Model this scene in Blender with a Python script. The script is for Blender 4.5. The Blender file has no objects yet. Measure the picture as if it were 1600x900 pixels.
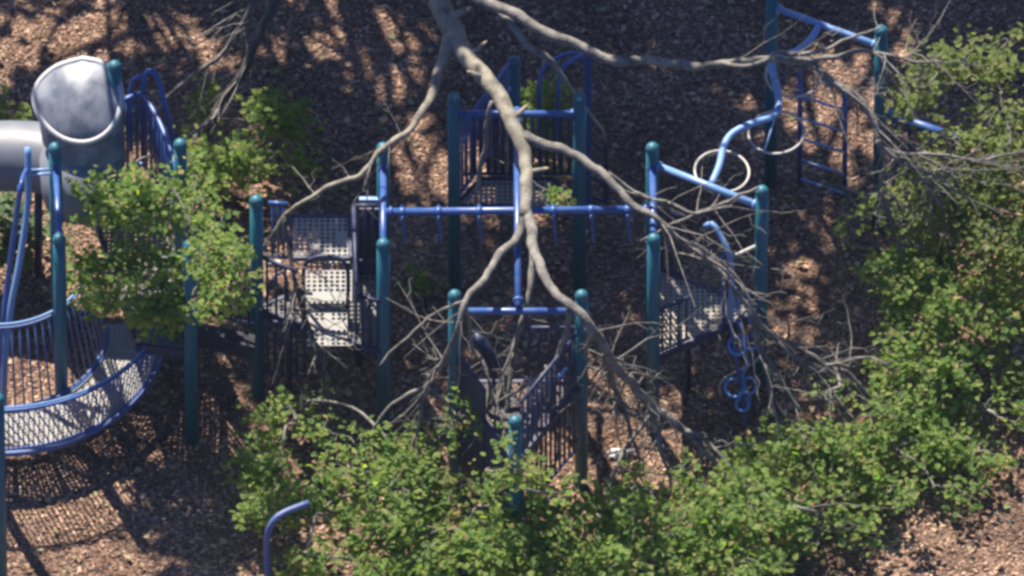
import bpy, math, random
import numpy as np
from mathutils import Vector, noise, Matrix

random.seed(7); np.random.seed(7)
scn = bpy.context.scene
col = scn.collection

# ------------------------------------------------------------------ camera
ELEV = math.radians(48.0)          # helicopter view, looking 48 degrees down
DIST = 300.0
PXM = 166.0                        # photograph pixels per metre at the aim point
SE, CE = math.sin(ELEV), math.cos(ELEV)
cam_d = bpy.data.cameras.new('camera')
cam = bpy.data.objects.new('camera', cam_d); col.objects.link(cam)
cam.location = (0, -DIST * CE, DIST * SE)
cam.rotation_euler = (math.pi / 2 - ELEV, 0, 0)
cam_d.sensor_width = 36.0
cam_d.lens = 36.0 * DIST / (1600.0 / PXM)
cam_d.clip_start = 1.0; cam_d.clip_end = 20000.0
scn.camera = cam

# ------------------------------------------------------------------ light
SUN_EL, SUN_AZ = math.radians(55.0), math.radians(-26.0)   # behind the scene, a little to the left
world = bpy.data.worlds.new('World'); scn.world = world; world.use_nodes = True
wn = world.node_tree.nodes; wl = world.node_tree.links
sky = wn.new('ShaderNodeTexSky'); sky.sky_type = 'NISHITA'; sky.sun_disc = False
sky.sun_elevation = SUN_EL; sky.sun_rotation = SUN_AZ; sky.ozone_density = 7.0
hs = wn.new('ShaderNodeHueSaturation'); hs.inputs['Saturation'].default_value = 1.15; hs.inputs['Hue'].default_value = 0.515
wl.new(sky.outputs[0], hs.inputs['Color']); wl.new(hs.outputs[0], wn['Background'].inputs['Color'])
wn['Background'].inputs['Strength'].default_value = 0.058
sun_d = bpy.data.lights.new('sun', 'SUN'); sun_d.energy = 5.0; sun_d.angle = math.radians(0.53)
sun_d.color = (1.0, 0.90, 0.76)
sun = bpy.data.objects.new('sun', sun_d); col.objects.link(sun)
sdir = Vector((math.sin(SUN_AZ) * math.cos(SUN_EL), math.cos(SUN_AZ) * math.cos(SUN_EL), math.sin(SUN_EL)))
sun.rotation_euler = sdir.to_track_quat('Z', 'Y').to_euler()
scn.view_settings.view_transform = 'Standard'; scn.view_settings.look = 'None'
scn.view_settings.exposure = 1.3; scn.view_settings.gamma = 1.0
scn.view_settings.use_curve_mapping = False
scn.cycles.filter_width = 3.1       # soft long-lens video look

# ------------------------------------------------------------------ helpers
def at(px, py, z):
    """point at height z that stands at this place of the photograph"""
    C = np.array((0, -DIST * CE, DIST * SE))
    d = np.array((0, CE, -SE)) + np.array((1, 0, 0)) * ((px - 800) / PXM / DIST) + np.array((0, SE, CE)) * ((450 - py) / PXM / DIST)
    t = (z - C[2]) / d[2]
    return C + d * t

WL = {}
def props(o, label=None, cat=None, group=None, kind=None):
    if label: o['label'] = label
    if cat: o['category'] = cat
    if group: o['group'] = group
    if kind: o['kind'] = kind
    return o
def thing(name, loc, label, cat, group=None):
    o = bpy.data.objects.new(name, None); col.objects.link(o)
    o.location = tuple(loc); o.empty_display_size = 0.1
    WL[o.name] = np.array(loc, float)
    return props(o, label, cat, group)
def link(name, me, parent=None, wloc=None, rot=None):
    o = bpy.data.objects.new(name, me); col.objects.link(o)
    base = WL[parent.name] if parent else np.zeros(3)
    wl_ = base if wloc is None else np.array(wloc, float)
    o.location = tuple(wl_ - base)
    if rot is not None: o.rotation_euler = rot
    if parent: o.parent = parent
    WL[o.name] = wl_
    return o
def mesh(name, V, F, mat, smooth=True):
    me = bpy.data.meshes.new(name)
    me.from_pydata([tuple(v) for v in V], [], [tuple(f) for f in F]); me.update()
    if smooth: me.polygons.foreach_set('use_smooth', [True] * len(me.polygons))
    me.materials.append(mat)
    return me
def build(name, VF, mat, parent=None, smooth=True, kind=None):
    V, F = VF
    base = WL[parent.name] if parent else np.zeros(3)
    V = np.asarray(V, float) - base
    o = link(name, mesh(name, V, F, mat, smooth), parent)
    if kind: o['kind'] = kind
    return o
def fast_mesh(name, V, quads, mat, smooth=False):
    me = bpy.data.meshes.new(name)
    nv, nf = len(V), len(quads); k = quads.shape[1]
    me.vertices.add(nv); me.vertices.foreach_set('co', np.asarray(V, np.float32).ravel())
    me.loops.add(nf * k); me.loops.foreach_set('vertex_index', np.asarray(quads, np.int32).ravel())
    me.polygons.add(nf); me.polygons.foreach_set('loop_start', np.arange(0, nf * k, k, dtype=np.int32))
    me.polygons.foreach_set('loop_total', np.full(nf, k, np.int32))
    me.polygons.foreach_set('use_smooth', np.full(nf, smooth))
    me.update(calc_edges=True); me.materials.append(mat)
    return me
def join(*parts):
    V, F = [], []
    for v, f in parts:
        n = len(V); V.extend([tuple(p) for p in v]); F.extend([tuple(i + n for i in q) for q in f])
    return V, F
def smooth_path(P, step=0.06):
    """Catmull-Rom through P (rows may carry a radius as 4th value)"""
    P = np.asarray(P, float)
    if len(P) < 3: return P
    Q = np.vstack([2 * P[0] - P[1], P, 2 * P[-1] - P[-2]])
    out = []
    for i in range(1, len(Q) - 2):
        p0, p1, p2, p3 = Q[i - 1], Q[i], Q[i + 1], Q[i + 2]
        n = max(2, int(np.linalg.norm((p2 - p1)[:3]) / step))
        for k in range(n):
            t = k / n
            out.append(0.5 * (2 * p1 + (p2 - p0) * t + (2 * p0 - 5 * p1 + 4 * p2 - p3) * t * t + (3 * p1 - p0 - 3 * p2 + p3) * t ** 3))
    out.append(P[-1])
    return np.array(out)
def tube(P, r, n=10, closed=False, caps=True, rough=0.0):
    P = np.asarray(P, float)
    if P.shape[1] == 4: R = P[:, 3]; P = P[:, :3]
    else: R = np.full(len(P), r, float) if np.isscalar(r) else np.asarray(r, float)
    m = len(P)
    T = np.gradient(P, axis=0) if not closed else np.roll(P, -1, 0) - np.roll(P, 1, 0)
    T /= np.linalg.norm(T, axis=1)[:, None] + 1e-9
    u = np.cross(T[0], (0, 0, 1)); 
    if np.linalg.norm(u) < 1e-3: u = np.array((1.0, 0, 0))
    u /= np.linalg.norm(u)
    V = []
    for i in range(m):
        u = u - T[i] * np.dot(u, T[i]); u /= np.linalg.norm(u) + 1e-9
        w = np.cross(T[i], u)
        for k in range(n):
            a = 2 * math.pi * k / n
            d = u * math.cos(a) + w * math.sin(a)
            rr = R[i]
            if rough:
                q = P[i] + d * R[i]
                rr *= 1 + rough * noise.noise(Vector(q * 5)) + rough * 0.6 * noise.noise(Vector(q * 17))
            V.append(P[i] + d * rr)
    F = []
    for i in range(m if closed else m - 1):
        j = (i + 1) % m
        for k in range(n):
            l = (k + 1) % n
            F.append((i * n + k, i * n + l, j * n + l, j * n + k))
    if caps and not closed:
        F.append(tuple(range(n - 1, -1, -1))); F.append(tuple((m - 1) * n + k for k in range(n)))
    return V, F
def ringpath(c, r, n=40, nrm=(0, 0, 1)):
    q = Vector(nrm).to_track_quat('Z', 'Y')
    return np.array([np.array(c) + np.array(q @ Vector((math.cos(2 * math.pi * k / n) * r, math.sin(2 * math.pi * k / n) * r, 0))) for k in range(n)])
def box(c, sx, sy, sz, rz=0.0, tilt=None):
    R = Matrix.Rotation(rz, 3, 'Z')
    if tilt is not None: R = tilt @ R
    V = []
    for x in (-1, 1):
        for y in (-1, 1):
            for z in (-1, 1):
                p = R @ Vector((x * sx / 2, y * sy / 2, z * sz / 2)); V.append(np.array(c) + np.array(p))
    return V, [(0, 1, 3, 2), (4, 6, 7, 5), (0, 4, 5, 1), (2, 3, 7, 6), (0, 2, 6, 4), (1, 5, 7, 3)]
def beam_box(a, b, w, h):
    a, b = np.array(a, float), np.array(b, float)
    d = b - a; L = np.linalg.norm(d); d /= L
    s = np.cross(d, (0, 0, 1)); s /= np.linalg.norm(s); u = np.cross(s, d)
    V = [p + s * x * w / 2 + u * y * h / 2 for p in (a, b) for x, y in ((-1, -1), (1, -1), (1, 1), (-1, 1))]
    return V, [(3, 2, 1, 0), (4, 5, 6, 7), (0, 1, 5, 4), (1, 2, 6, 5), (2, 3, 7, 6), (3, 0, 4, 7)]
def lathe(prof, n=20, c=(0, 0, 0)):
    V, F = [], []
    for r, z in prof:
        for k in range(n):
            a = 2 * math.pi * k / n; V.append((c[0] + r * math.cos(a), c[1] + r * math.sin(a), c[2] + z))
    for i in range(len(prof) - 1):
        for k in range(n):
            l = (k + 1) % n; F.append((i * n + k, i * n + l, (i + 1) * n + l, (i + 1) * n + k))
    F.append(tuple(range(n - 1, -1, -1))); F.append(tuple((len(prof) - 1) * n + k for k in range(n)))
    return V, F

# ------------------------------------------------------------------ materials
def new_mat(name):
    m = bpy.data.materials.new(name); m.use_nodes = True
    return m, m.node_tree.nodes, m.node_tree.links, m.node_tree.nodes['Principled BSDF']
def ramp(nodes, stops):
    r = nodes.new('ShaderNodeValToRGB'); e = r.color_ramp.elements
    while len(e) < len(stops): e.new(0.5)
    for i, (p, c) in enumerate(stops): e[i].position = p; e[i].color = (*c, 1)
    return r
def paint(name, colr, rough, wear=0.25, bump=0.05, scale=9.0, spec=0.5, dust=(0.3, 0.29, 0.28)):
    m, N, L, b = new_mat(name)
    tc = N.new('ShaderNodeTexCoord')
    n1 = N.new('ShaderNodeTexNoise'); n1.inputs['Scale'].default_value = scale; n1.inputs['Detail'].default_value = 6
    L.new(tc.outputs['Object'], n1.inputs['Vector'])
    r1 = ramp(N, [(0.4, colr), (0.72, tuple(c * (1 - wear) + d * wear for c, d in zip(colr, dust)))])
    L.new(n1.outputs[0], r1.inputs[0]); L.new(r1.outputs[0], b.inputs['Base Color'])
    rr = N.new('ShaderNodeMapRange'); rr.inputs[3].default_value = rough; rr.inputs[4].default_value = min(1, rough + 0.3)
    L.new(n1.outputs[0], rr.inputs[0]); L.new(rr.outputs[0], b.inputs['Roughness'])
    b.inputs['Specular IOR Level'].default_value = spec
    n2 = N.new('ShaderNodeTexNoise'); n2.inputs['Scale'].default_value = scale * 8
    L.new(tc.outputs['Object'], n2.inputs['Vector'])
    bp = N.new('ShaderNodeBump'); bp.inputs['Strength'].default_value = bump; bp.inputs['Distance'].default_value = 0.01
    L.new(n2.outputs[0], bp.inputs['Height']); L.new(bp.outputs[0], b.inputs['Normal'])
    return m
M = {}
M['teal'] = paint('teal_paint', (0.004, 0.105, 0.152), 0.36, 0.08)
M['dark'] = paint('black_rubber', (0.016, 0.017, 0.026), 0.7, 0.1)
M['blue'] = paint('blue_paint', (0.03, 0.085, 0.28), 0.20, 0.12)
M['dblue'] = paint('dark_blue_vinyl', (0.011, 0.018, 0.066), 0.40, 0.12)
M['sky_blue'] = paint('light_blue_plastic', (0.10, 0.30, 0.70), 0.25, 0.12)
M['lblue'] = paint('pale_blue_paint', (0.14, 0.27, 0.52), 0.20, 0.15)
M['white'] = paint('white_coating', (0.40, 0.39, 0.37), 0.4, 0.2)
M['deck'] = paint('bleached_deck', (0.26, 0.245, 0.215), 0.6, 0.35, dust=(0.4, 0.34, 0.26))
M['pale_deck'] = paint('pale_deck', (0.25, 0.255, 0.26), 0.6, 0.35, dust=(0.36, 0.31, 0.25))
M['grey_blue'] = paint('grey_blue_mesh', (0.06, 0.10, 0.26), 0.35, 0.15)
M['grey_deck'] = paint('grey_deck', (0.11, 0.11, 0.115), 0.6, 0.3)
M['shaded_tan_deck'] = paint('shaded_tan_deck', (0.06, 0.055, 0.065), 0.65, 0.3, dust=(0.12, 0.10, 0.09))  # tan deck darkened, the shade over it is put into the colour
M['slide'] = paint('grey_slide_plastic', (0.115, 0.13, 0.165), 0.32, 0.25, 0.02, 3.0)
M['slide_hood'] = paint('glossy_slide_hood', (0.10, 0.118, 0.155), 0.22, 0.7, 0.03, 5.0, dust=(0.36, 0.38, 0.42))  # strong pale mottling lightens the sunlit face by colour
M['slide_rim'] = paint('sunlit_slide_rim', (0.42, 0.43, 0.45), 0.35, 0.2)  # paler than the tube: sun gloss on the lip put into the colour
M['lit_strip'] = paint('sunlit_deck_strip', (0.26, 0.18, 0.125), 0.7, 0.3, dust=(0.16, 0.11, 0.08))  # lighter tone for the sunlit stripes of the same deck
M['paper'] = paint('white_scrap', (0.6, 0.59, 0.56), 0.7, 0.3)

def bark(name, light, dark, scale=7.0):
    m, N, L, b = new_mat(name)
    tc = N.new('ShaderNodeTexCoord')
    n1 = N.new('ShaderNodeTexNoise'); n1.inputs['Scale'].default_value = scale; n1.inputs['Detail'].default_value = 8; n1.inputs['Roughness'].default_value = 0.65
    L.new(tc.outputs['Object'], n1.inputs['Vector'])
    r1 = ramp(N, [(0.35, dark), (0.6, light)])
    L.new(n1.outputs[0], r1.inputs[0]); L.new(r1.outputs[0], b.inputs['Base Color'])
    b.inputs['Roughness'].default_value = 0.85
    n2 = N.new('ShaderNodeTexNoise'); n2.inputs['Scale'].default_value = scale * 7; n2.inputs['Detail'].default_value = 5
    L.new(tc.outputs['Object'], n2.inputs['Vector'])
    bp = N.new('ShaderNodeBump'); bp.inputs['Strength'].default_value = 0.6; bp.inputs['Distance'].default_value = 0.02
    L.new(n2.outputs[0], bp.inputs['Height']); L.new(bp.outputs[0], b.inputs['Normal'])
    return m
M['bark'] = bark('pale_bark', (0.26, 0.24, 0.19), (0.10, 0.092, 0.078))
M['greybark'] = bark('grey_bark', (0.205, 0.195, 0.175), (0.07, 0.066, 0.062))
M['darkbark'] = bark('dark_bark', (0.075, 0.068, 0.062), (0.03, 0.027, 0.026))

def leafmat(name, cols, transl=0.45):
    m, N, L, b = new_mat(name)
    g = N.new('ShaderNodeNewGeometry')
    k = len(cols)
    r = ramp(N, [(i / (k - 1), c) for i, c in enumerate(cols)])
    L.new(g.outputs['Random Per Island'], r.inputs[0])
    L.new(r.outputs[0], b.inputs['Base Color']); b.inputs['Roughness'].default_value = 0.6; b.inputs['Specular IOR Level'].default_value = 0.3
    t = N.new('ShaderNodeBsdfTranslucent')
    mx = N.new('ShaderNodeMix'); mx.data_type = 'RGBA'; mx.blend_type = 'MULTIPLY'; mx.inputs[0].default_value = 1
    L.new(r.outputs[0], mx.inputs[6]); mx.inputs[7].default_value = (2.1, 2.2, 0.9, 1)
    L.new(mx.outputs[2], t.inputs['Color'])
    ms = N.new('ShaderNodeMixShader'); ms.inputs[0].default_value = transl
    L.new(b.outputs[0], ms.inputs[1]); L.new(t.outputs[0], ms.inputs[2])
    L.new(ms.outputs[0], N['Material Output'].inputs['Surface'])
    return m
M['leaf'] = leafmat('spring_leaf', [(0.066, 0.135, 0.038), (0.105, 0.185, 0.046), (0.16, 0.235, 0.056), (0.17, 0.25, 0.06), (0.25, 0.30, 0.09), (0.085, 0.16, 0.044), (0.125, 0.205, 0.054), (0.30, 0.26, 0.12)], .58)
M['leaf_olive'] = leafmat('olive_leaf', [(0.085, 0.125, 0.04), (0.125, 0.17, 0.05), (0.20, 0.22, 0.08)], .55)
M['leaf_dark'] = leafmat('undergrowth_leaf', [(0.045, 0.09, 0.04), (0.07, 0.12, 0.05), (0.10, 0.15, 0.065)], 0.35)

def mulch_mat(name, chips):
    m, N, L, b = new_mat(name)
    tc = N.new('ShaderNodeTexCoord')
    n1 = N.new('ShaderNodeTexNoise'); n1.inputs['Scale'].default_value = 0.9; n1.inputs['Detail'].default_value = 5
    L.new(tc.outputs['Object'], n1.inputs['Vector'])
    r1 = ramp(N, [(0.32, (0.6, 0.55, 0.55)), (0.68, (1.25, 1.2, 1.15))])
    L.new(n1.outputs[0], r1.inputs[0])
    if chips:
        g = N.new('ShaderNodeNewGeometry')
        r = ramp(N, [(0, (0.11, 0.072, 0.056)), (0.4, (0.185, 0.122, 0.09)), (0.8, (0.27, 0.182, 0.134)), (1, (0.47, 0.35, 0.26))])
        L.new(g.outputs['Random Per Island'], r.inputs[0])
    else:
        v = N.new('ShaderNodeTexNoise'); v.inputs['Scale'].default_value = 22; v.inputs['Detail'].default_value = 7
        L.new(tc.outputs['Object'], v.inputs['Vector'])
        r = ramp(N, [(0.3, (0.06, 0.044, 0.036)), (0.55, (0.14, 0.102, 0.083)), (0.75, (0.22, 0.163, 0.13))])
        L.new(v.outputs[0], r.inputs[0])
        bp = N.new('ShaderNodeBump'); bp.inputs['Strength'].default_value = 0.9; bp.inputs['Distance'].default_value = 0.058
        L.new(v.outputs[0], bp.inputs['Height']); L.new(bp.outputs[0], b.inputs['Normal'])
    mx = N.new('ShaderNodeMix'); mx.data_type = 'RGBA'; mx.blend_type = 'MULTIPLY'; mx.inputs[0].default_value = 1
    L.new(r.outputs[0], mx.inputs[6]); L.new(r1.outputs[0], mx.inputs[7]); L.new(mx.outputs[2], b.inputs['Base Color'])
    b.inputs['Roughness'].default_value = 0.9; b.inputs['Specular IOR Level'].default_value = 0.2
    return m
M['ground'] = mulch_mat('mulch_bed', False)
M['chip'] = mulch_mat('wood_chip', True)

# ------------------------------------------------------------------ ground
def gz(x, y):
    return 0.05 * noise.noise(Vector((x * 0.5, y * 0.5, 3.1))) + 0.025 * noise.noise(Vector((x * 1.9, y * 1.9, 8.7)))
fine = list(np.linspace(-7, 7, 141))
far = [9, 12, 18, 30, 60, 150, 500, 2000, 6000]
ax = [-f for f in far[::-1]] + fine + far
n = len(ax)
V = [(x, y, gz(x, y) * (1 if max(abs(x), abs(y)) < 8 else 0)) for y in ax for x in ax]
F = [(j * n + i, j * n + i + 1, (j + 1) * n + i + 1, (j + 1) * n + i) for j in range(n - 1) for i in range(n - 1)]
g = build('ground', (V, F), M['ground']); g['kind'] = 'structure'

def make_chips(N):
    x = np.random.uniform(-5.4, 5.4, N); y = np.random.uniform(-4.3, 4.4, N)
    L_ = np.random.gamma(4, 0.0062, N) + 0.012; W_ = L_ * np.random.uniform(0.25, 0.6, N); T_ = np.random.uniform(0.004, 0.012, N)
    yaw = np.random.uniform(0, 2 * np.pi, N); pit = np.random.normal(0, 0.13, N); rol = np.random.normal(0, 0.17, N)
    z = np.array([gz(a, b) for a, b in zip(x, y)]) + np.random.uniform(0.0, 0.014, N)
    cy, sy, cp, sp, cr, sr = np.cos(yaw), np.sin(yaw), np.cos(pit), np.sin(pit), np.cos(rol), np.sin(rol)
    ex = np.stack([cy * cp, sy * cp, sp], 1)
    ey0 = np.stack([-sy, cy, 0 * cy], 1); ez0 = np.cross(ex, ey0)
    ey = ey0 * cr[:, None] + ez0 * sr[:, None]; ez = np.cross(ex, ey)
    c = np.stack([x, y, z], 1)
    V = np.zeros((N, 8, 3)); k = 0
    for sx in (-1, 1):
        for sy_ in (-1, 1):
            for sz in (-1, 1):
                V[:, k] = c + ex * (sx * L_ / 2 * (1 if sy_ > 0 else 0.8))[:, None] + ey * (sy_ * W_ / 2)[:, None] + ez * (sz * T_ / 2)[:, None]; k += 1
    q = np.array([(1, 5, 7, 3), (0, 4, 5, 1), (2, 3, 7, 6), (0, 1, 3, 2), (4, 6, 7, 5)])
    Q = (np.arange(N)[:, None, None] * 8 + q[None]).reshape(-1, 4)
    return fast_mesh('wood_chips', V.reshape(-1, 3), Q, M['chip'])
o = link('wood_chips', make_chips(165000))
props(o, 'brown wood chip mulch covering the playground floor', 'wood chips', kind='stuff')

# ------------------------------------------------------------------ playground pieces
H = 2.75                     # tall posts
ZB = 2.48                    # overhead beams
_cache = {}
def post_mesh(h, r):
    k = ('post', round(h, 3), r)
    if k not in _cache:
        _cache[k] = mesh('post', *lathe([(r, -0.15), (r, h * 0.5), (r, h - 0.07)], 18), M['teal'])
        cp = [(r + 0.004, -0.075), (r + 0.004, -0.055)] + [(r * math.cos(a) + 0.002, -0.055 + 0.06 * math.sin(a)) for a in np.linspace(0.2, 1.5, 6)]
        _cache[k + ('cap',)] = mesh('post_cap', *lathe(cp, 18), M['teal'])
    return _cache[k], _cache[k + ('cap',)]
def post(parent, px, base_py, h=H, r=0.061):
    b = at(px, base_py, 0)
    m1, m2 = post_mesh(h, r)
    p = link('post', m1, parent, b)
    link('post_cap', m2, p, b + np.array((0, 0, h)))
    return b
def rod(name, parent, P, r, mat='blue', smooth=True, n=10):
    P = np.asarray(P, float)
    return build(name, tube(smooth_path(P) if smooth else P, r, n), M[mat], parent)
def beam(parent, a, b, r=0.034, mat='blue', name='beam', z=None):
    a, b = np.array(a, float), np.array(b, float)
    if z is not None: a[2] = b[2] = z
    o = build(name, tube([a, (a + b) / 2, b], r, 12), M[mat], parent)
    for q, w in ((a, b), (b, a)):
        d = (w - q) / np.linalg.norm(w - q)
        build('clamp', tube([q + d * 0.055, q + d * 0.085], r * 1.45, 12), M[mat], o)
    return o
def bar_mesh(h, r, mat):
    k = ('bar', round(h, 2), r, mat)
    if k not in _cache: _cache[k] = mesh('bar', *tube([(0, 0, 0), (0, 0, h / 2), (0, 0, h)], r, 6), M[mat])
    return _cache[k]
def barrier(parent, P, h, gap=0.095, r=0.013, rr=0.02, mat='blue', lean=None, skip=0.04):
    """top rail (the part) with a bottom rail and single upright bars under it, along the foot line P"""
    P = smooth_path(P, 0.05) if len(P) > 2 and lean is None else np.array(P, float)
    top = P + np.array((0, 0, h)) if lean is None else np.array(lean)
    rail = build('barrier', tube(top, rr, 8), M[mat], parent)
    build('bottom_rail', tube(P + np.array((0, 0, 0.05)), rr * 0.85, 8), M[mat], rail)
    seg = np.linalg.norm(np.diff(P, axis=0), axis=1); s = np.concatenate([[0], np.cumsum(seg)])
    nb = max(2, int((s[-1] - 2 * skip) / gap))
    for i in range(nb + 1):
        t = skip + (s[-1] - 2 * skip) * i / nb
        q = np.array([np.interp(t, s, P[:, j]) for j in range(3)]); q[2] += 0.05
        if lean is None:
            link('bar', bar_mesh(h - 0.05, r, mat), rail, q)
        else:
            w = np.array([np.interp(t, s, top[:, j]) for j in range(3)])
            d = Vector(w - q); me = bar_mesh(d.length, r, mat)
            link('bar', me, rail, q, d.to_track_quat('Z', 'Y').to_euler())
    return rail
def inside(poly, x, y):
    c = False; n_ = len(poly)
    for i in range(n_):
        x1, y1 = poly[i][:2]; x2, y2 = poly[(i + 1) % n_][:2]
        if (y1 > y) != (y2 > y) and x < (x2 - x1) * (y - y1) / (y2 - y1) + x1: c = not c
    return c
def plate(poly, z, pitch=0.05, hole=0.016, solid=None, thick=0.008):
    """perforated sheet: a real hole in every cell"""
    xs = [p[0] for p in poly]; ys = [p[1] for p in poly]
    V, F, idx = [], [], {}
    def vid(p):
        k = (round(p[0], 4), round(p[1], 4))
        if k not in idx: idx[k] = len(V); V.append((p[0], p[1], z))
        return idx[k]
    h = pitch / 2
    for j, y in enumerate(np.arange(min(ys) + h, max(ys), pitch)):
        for i, x in enumerate(np.arange(min(xs) + h, max(xs), pitch)):
            if not inside(poly, x, y): continue
            out = [vid((x + a * h, y + b * h)) for a, b in ((1, 0), (1, 1), (0, 1), (-1, 1), (-1, 0), (-1, -1), (0, -1), (1, -1))]
            if solid and solid(x, y, i, j): F.append(tuple(out)); continue
            n0 = len(V)
            V.extend((x + hole * math.cos(k * math.pi / 4), y + hole * math.sin(k * math.pi / 4), z) for k in range(8))
            for k in range(8): F.append((out[k], out[(k + 1) % 8], n0 + (k + 1) % 8, n0 + k))
    return V, F
def deck(parent, poly, z, mat='deck', pitch=0.05, hole=0.016, solid=None, skirt=0.10):
    o = build('deck', plate(poly, z, pitch, hole, solid), M[mat], parent, False)
    sm = o.modifiers.new('thickness', 'SOLIDIFY'); sm.thickness = 0.008
    for i in range(len(poly)):
        a, b = np.array((*poly[i][:2], z - skirt / 2 + 0.012)), np.array((*poly[(i + 1) % len(poly)][:2], z - skirt / 2 + 0.012))
        build('deck_edge', beam_box(a, b, 0.035, skirt), M['dblue'], o, False)
    return o
def up(p, z): return np.array((p[0], p[1], z))
def lerp(a, b, t): return np.array(a) * (1 - t) + np.array(b) * t

# ---- overhead crossing beams on four gates -----------------------------------
cx = at(809, 608, 0)
T = thing('overhead_climber', cx, 'blue crossed overhead bars on eight tall teal posts under the fallen trunk', 'climbing frame')
pW1, pW2 = post(T, 600, 533), post(T, 600, 683)
pN1, pN2 = post(T, 710, 455), post(T, 905, 455)
pS1, pS2 = post(T, 711, 763), post(T, 908, 763)
pE1, pE2 = post(T, 1018, 533), post(T, 1020, 675)
for a, b in ((pW1, pW2), (pN1, pN2), (pS1, pS2), (pE1, pE2)): beam(T, a, b, z=ZB)
mW, mE, mN, mS = (up(lerp(a, b, .5), ZB) for a, b in ((pW1, pW2), (pE1, pE2), (pN1, pN2), (pS1, pS2)))
beam(T, mW, mE, 0.036, name='cross_beam')
beam(T, mN + np.array((0, 0, .071)), mS + np.array((0, 0, .071)), 0.034, name='cross_beam')
for t in (0.07, 0.205, 0.355, 0.63, 0.77, 0.905):
    c = lerp(mW, mE, t)
    h = rod('hanging_handle', T, [c + (0, .07, 0), c + (0.012, .09, -.2), c + (.02, .07, -.36), c + (.02, 0, -.40), c + (.02, -.07, -.36), c + (0.012, -.09, -.2), c + (0, -.07, 0)], 0.012, 'blue')
    build('bracket', tube([c + (-.03, 0, -.005), c + (.03, 0, -.005)], 0.047, 12), M['blue'], h)

# ---- west platform ----------------------------------------------------------
zW = 1.2
T = thing('stair_platform', at(520, 610, 0), 'triangular platform with bleached perforated deck and steps left of the overhead bars', 'platform')
p7 = post(T, 403, 615)
tri = [up(p7, zW), up(pW2, zW), up(pW1, zW)]
def blocks(x, y, i, j):
    return (i % 6 == 5) or (j % 7 == 6)
deck(T, tri, zW, 'grey_deck', solid=blocks, hole=0.017)
# upper landing behind and the perforated steps that lead up to it
def quad(pts, z): return [at(a, b, z) for a, b in pts]
def dents(x, y, i, j):
    return (i in (8, 9) and j in (3, 4, 5)) or (j == 2 and i % 9 in (3, 4))
deck(T, quad([(454, 338), (545, 338), (547, 402), (456, 402)], 1.55), 1.55, 'pale_deck', solid=dents, pitch=0.054, hole=0.0195, skirt=.05)
st = build('step', plate(quad([(478, 404), (547, 404), (548, 470), (480, 470)], 1.46), 1.46, 0.054, 0.0195, lambda x, y, i, j: j in (0, 1)), M['pale_deck'], T, False)
st.modifiers.new('thickness', 'SOLIDIFY').thickness = 0.008
st = build('step', plate(quad([(482, 471), (545, 471), (547, 540), (486, 540)], 1.36), 1.36, 0.052, 0.018, lambda x, y, i, j: i in (0, 3, 8) or j in (4, 5, 9, 10)), M['pale_deck'], T, False)
st.modifiers.new('thickness', 'SOLIDIFY').thickness = 0.008
for x0, y0, x1, y1 in ((553, 318, 590, 318), (553, 318, 557, 440)):
    barrier(T, [at(x0, y0 + 95, zW + .25), at(x1, y1 + 95, zW + .25)], 0.82, gap=0.05, r=0.014, mat='dblue')
build('side_panel', beam_box(at(557, 380, 1.62), at(592, 381, 1.62), 0.02, 0.98), M['dblue'], T, False)
barrier(T, [at(420, 318 + 88, zW + .2), at(450, 318 + 90, zW + .2)], 0.8, gap=0.07, mat='blue')
barrier(T, [at(412, 490, zW), at(466, 512, zW)], 0.78, gap=0.075, mat='dblue')
barrier(T, [at(412, 585, .45), at(482, 592, .45)], 0.75, gap=0.06, r=0.012, mat='dblue')
barrier(T, [at(560, 545, zW), at(596, 556, zW)], 0.75, gap=0.07, r=0.013, mat='dblue')
rod('loop_handrail', T, [at(476, 498, zW), at(474, 435, 1.7), at(478, 412, 1.9), at(492, 402, 1.98), at(510, 400, 2.0), at(528, 403, 1.98), at(541, 414, 1.9), at(544, 440, 1.7), at(542, 500, zW)], 0.02, 'dblue')
rod('loop_handrail', T, [at(416, 470, 1.5), at(424, 440, 1.72), at(440, 425, 1.8), at(448, 440, 1.7), at(450, 470, 1.4)], 0.017, 'dblue')
build('bracket', box(at(428, 412, 1.75), .12, .05, .05), M['white'], T, False)
build('bracket', box(at(578, 313, 2.0), .2, .04, .06), M['lblue'], T, False)
rod('support_leg', T, [at(452, 500, 1.2), at(452, 632, 0)], 0.03, 'dblue', False)
rod('support_leg', T, [at(560, 440, 1.2), at(560, 571, 0)], 0.03, 'dblue', False)

# ---- north platform ---------------------------------------------------------
T = thing('arch_platform', at(806, 420, 0), 'perforated platform with blue arched handrails behind the rear gate of overhead bars', 'platform')
p14 = post(T, 803, 328, 2.13)
deck(T, [up(pN1, zW), up(pN2, zW), up(pN2, zW) + (-.25, .34, 0), up(pN1, zW) + (.25, .34, 0)], zW)
barrier(T, [up(lerp(pN1, p14, .1), zW), up(lerp(pN1, p14, .9), zW)], 0.95, gap=0.08)
barrier(T, [up(lerp(pN1, pN2, .06), zW) + (0, .36, 0), up(lerp(pN1, pN2, .95), zW) + (0, .36, 0)], 0.9, gap=0.065, r=.017, mat='dblue')
for dx in (0, 30):
    rod('arch_handrail', T, [at(845 + dx, 260, zW), at(842 + dx, 160, 2.0), at(847 + dx, 110, 2.3), at(862 + dx, 96, 2.35), at(880 + dx, 86, 2.32), at(900 + dx * .7, 84, 2.28), at(915 + dx * .2, 100, 2.1), at(918 + dx * .1, 180, 1.4), at(918, 330, 0.05)], 0.022, 'blue')
rod('grab_bar', T, [at(797, 137, 2.05), at(788, 152, 1.95)], 0.018, 'lblue', False)
rod('grab_bar', T, [at(722, 222, 2.0), at(727, 212, 2.05)], 0.015, 'lblue', False)
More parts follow.
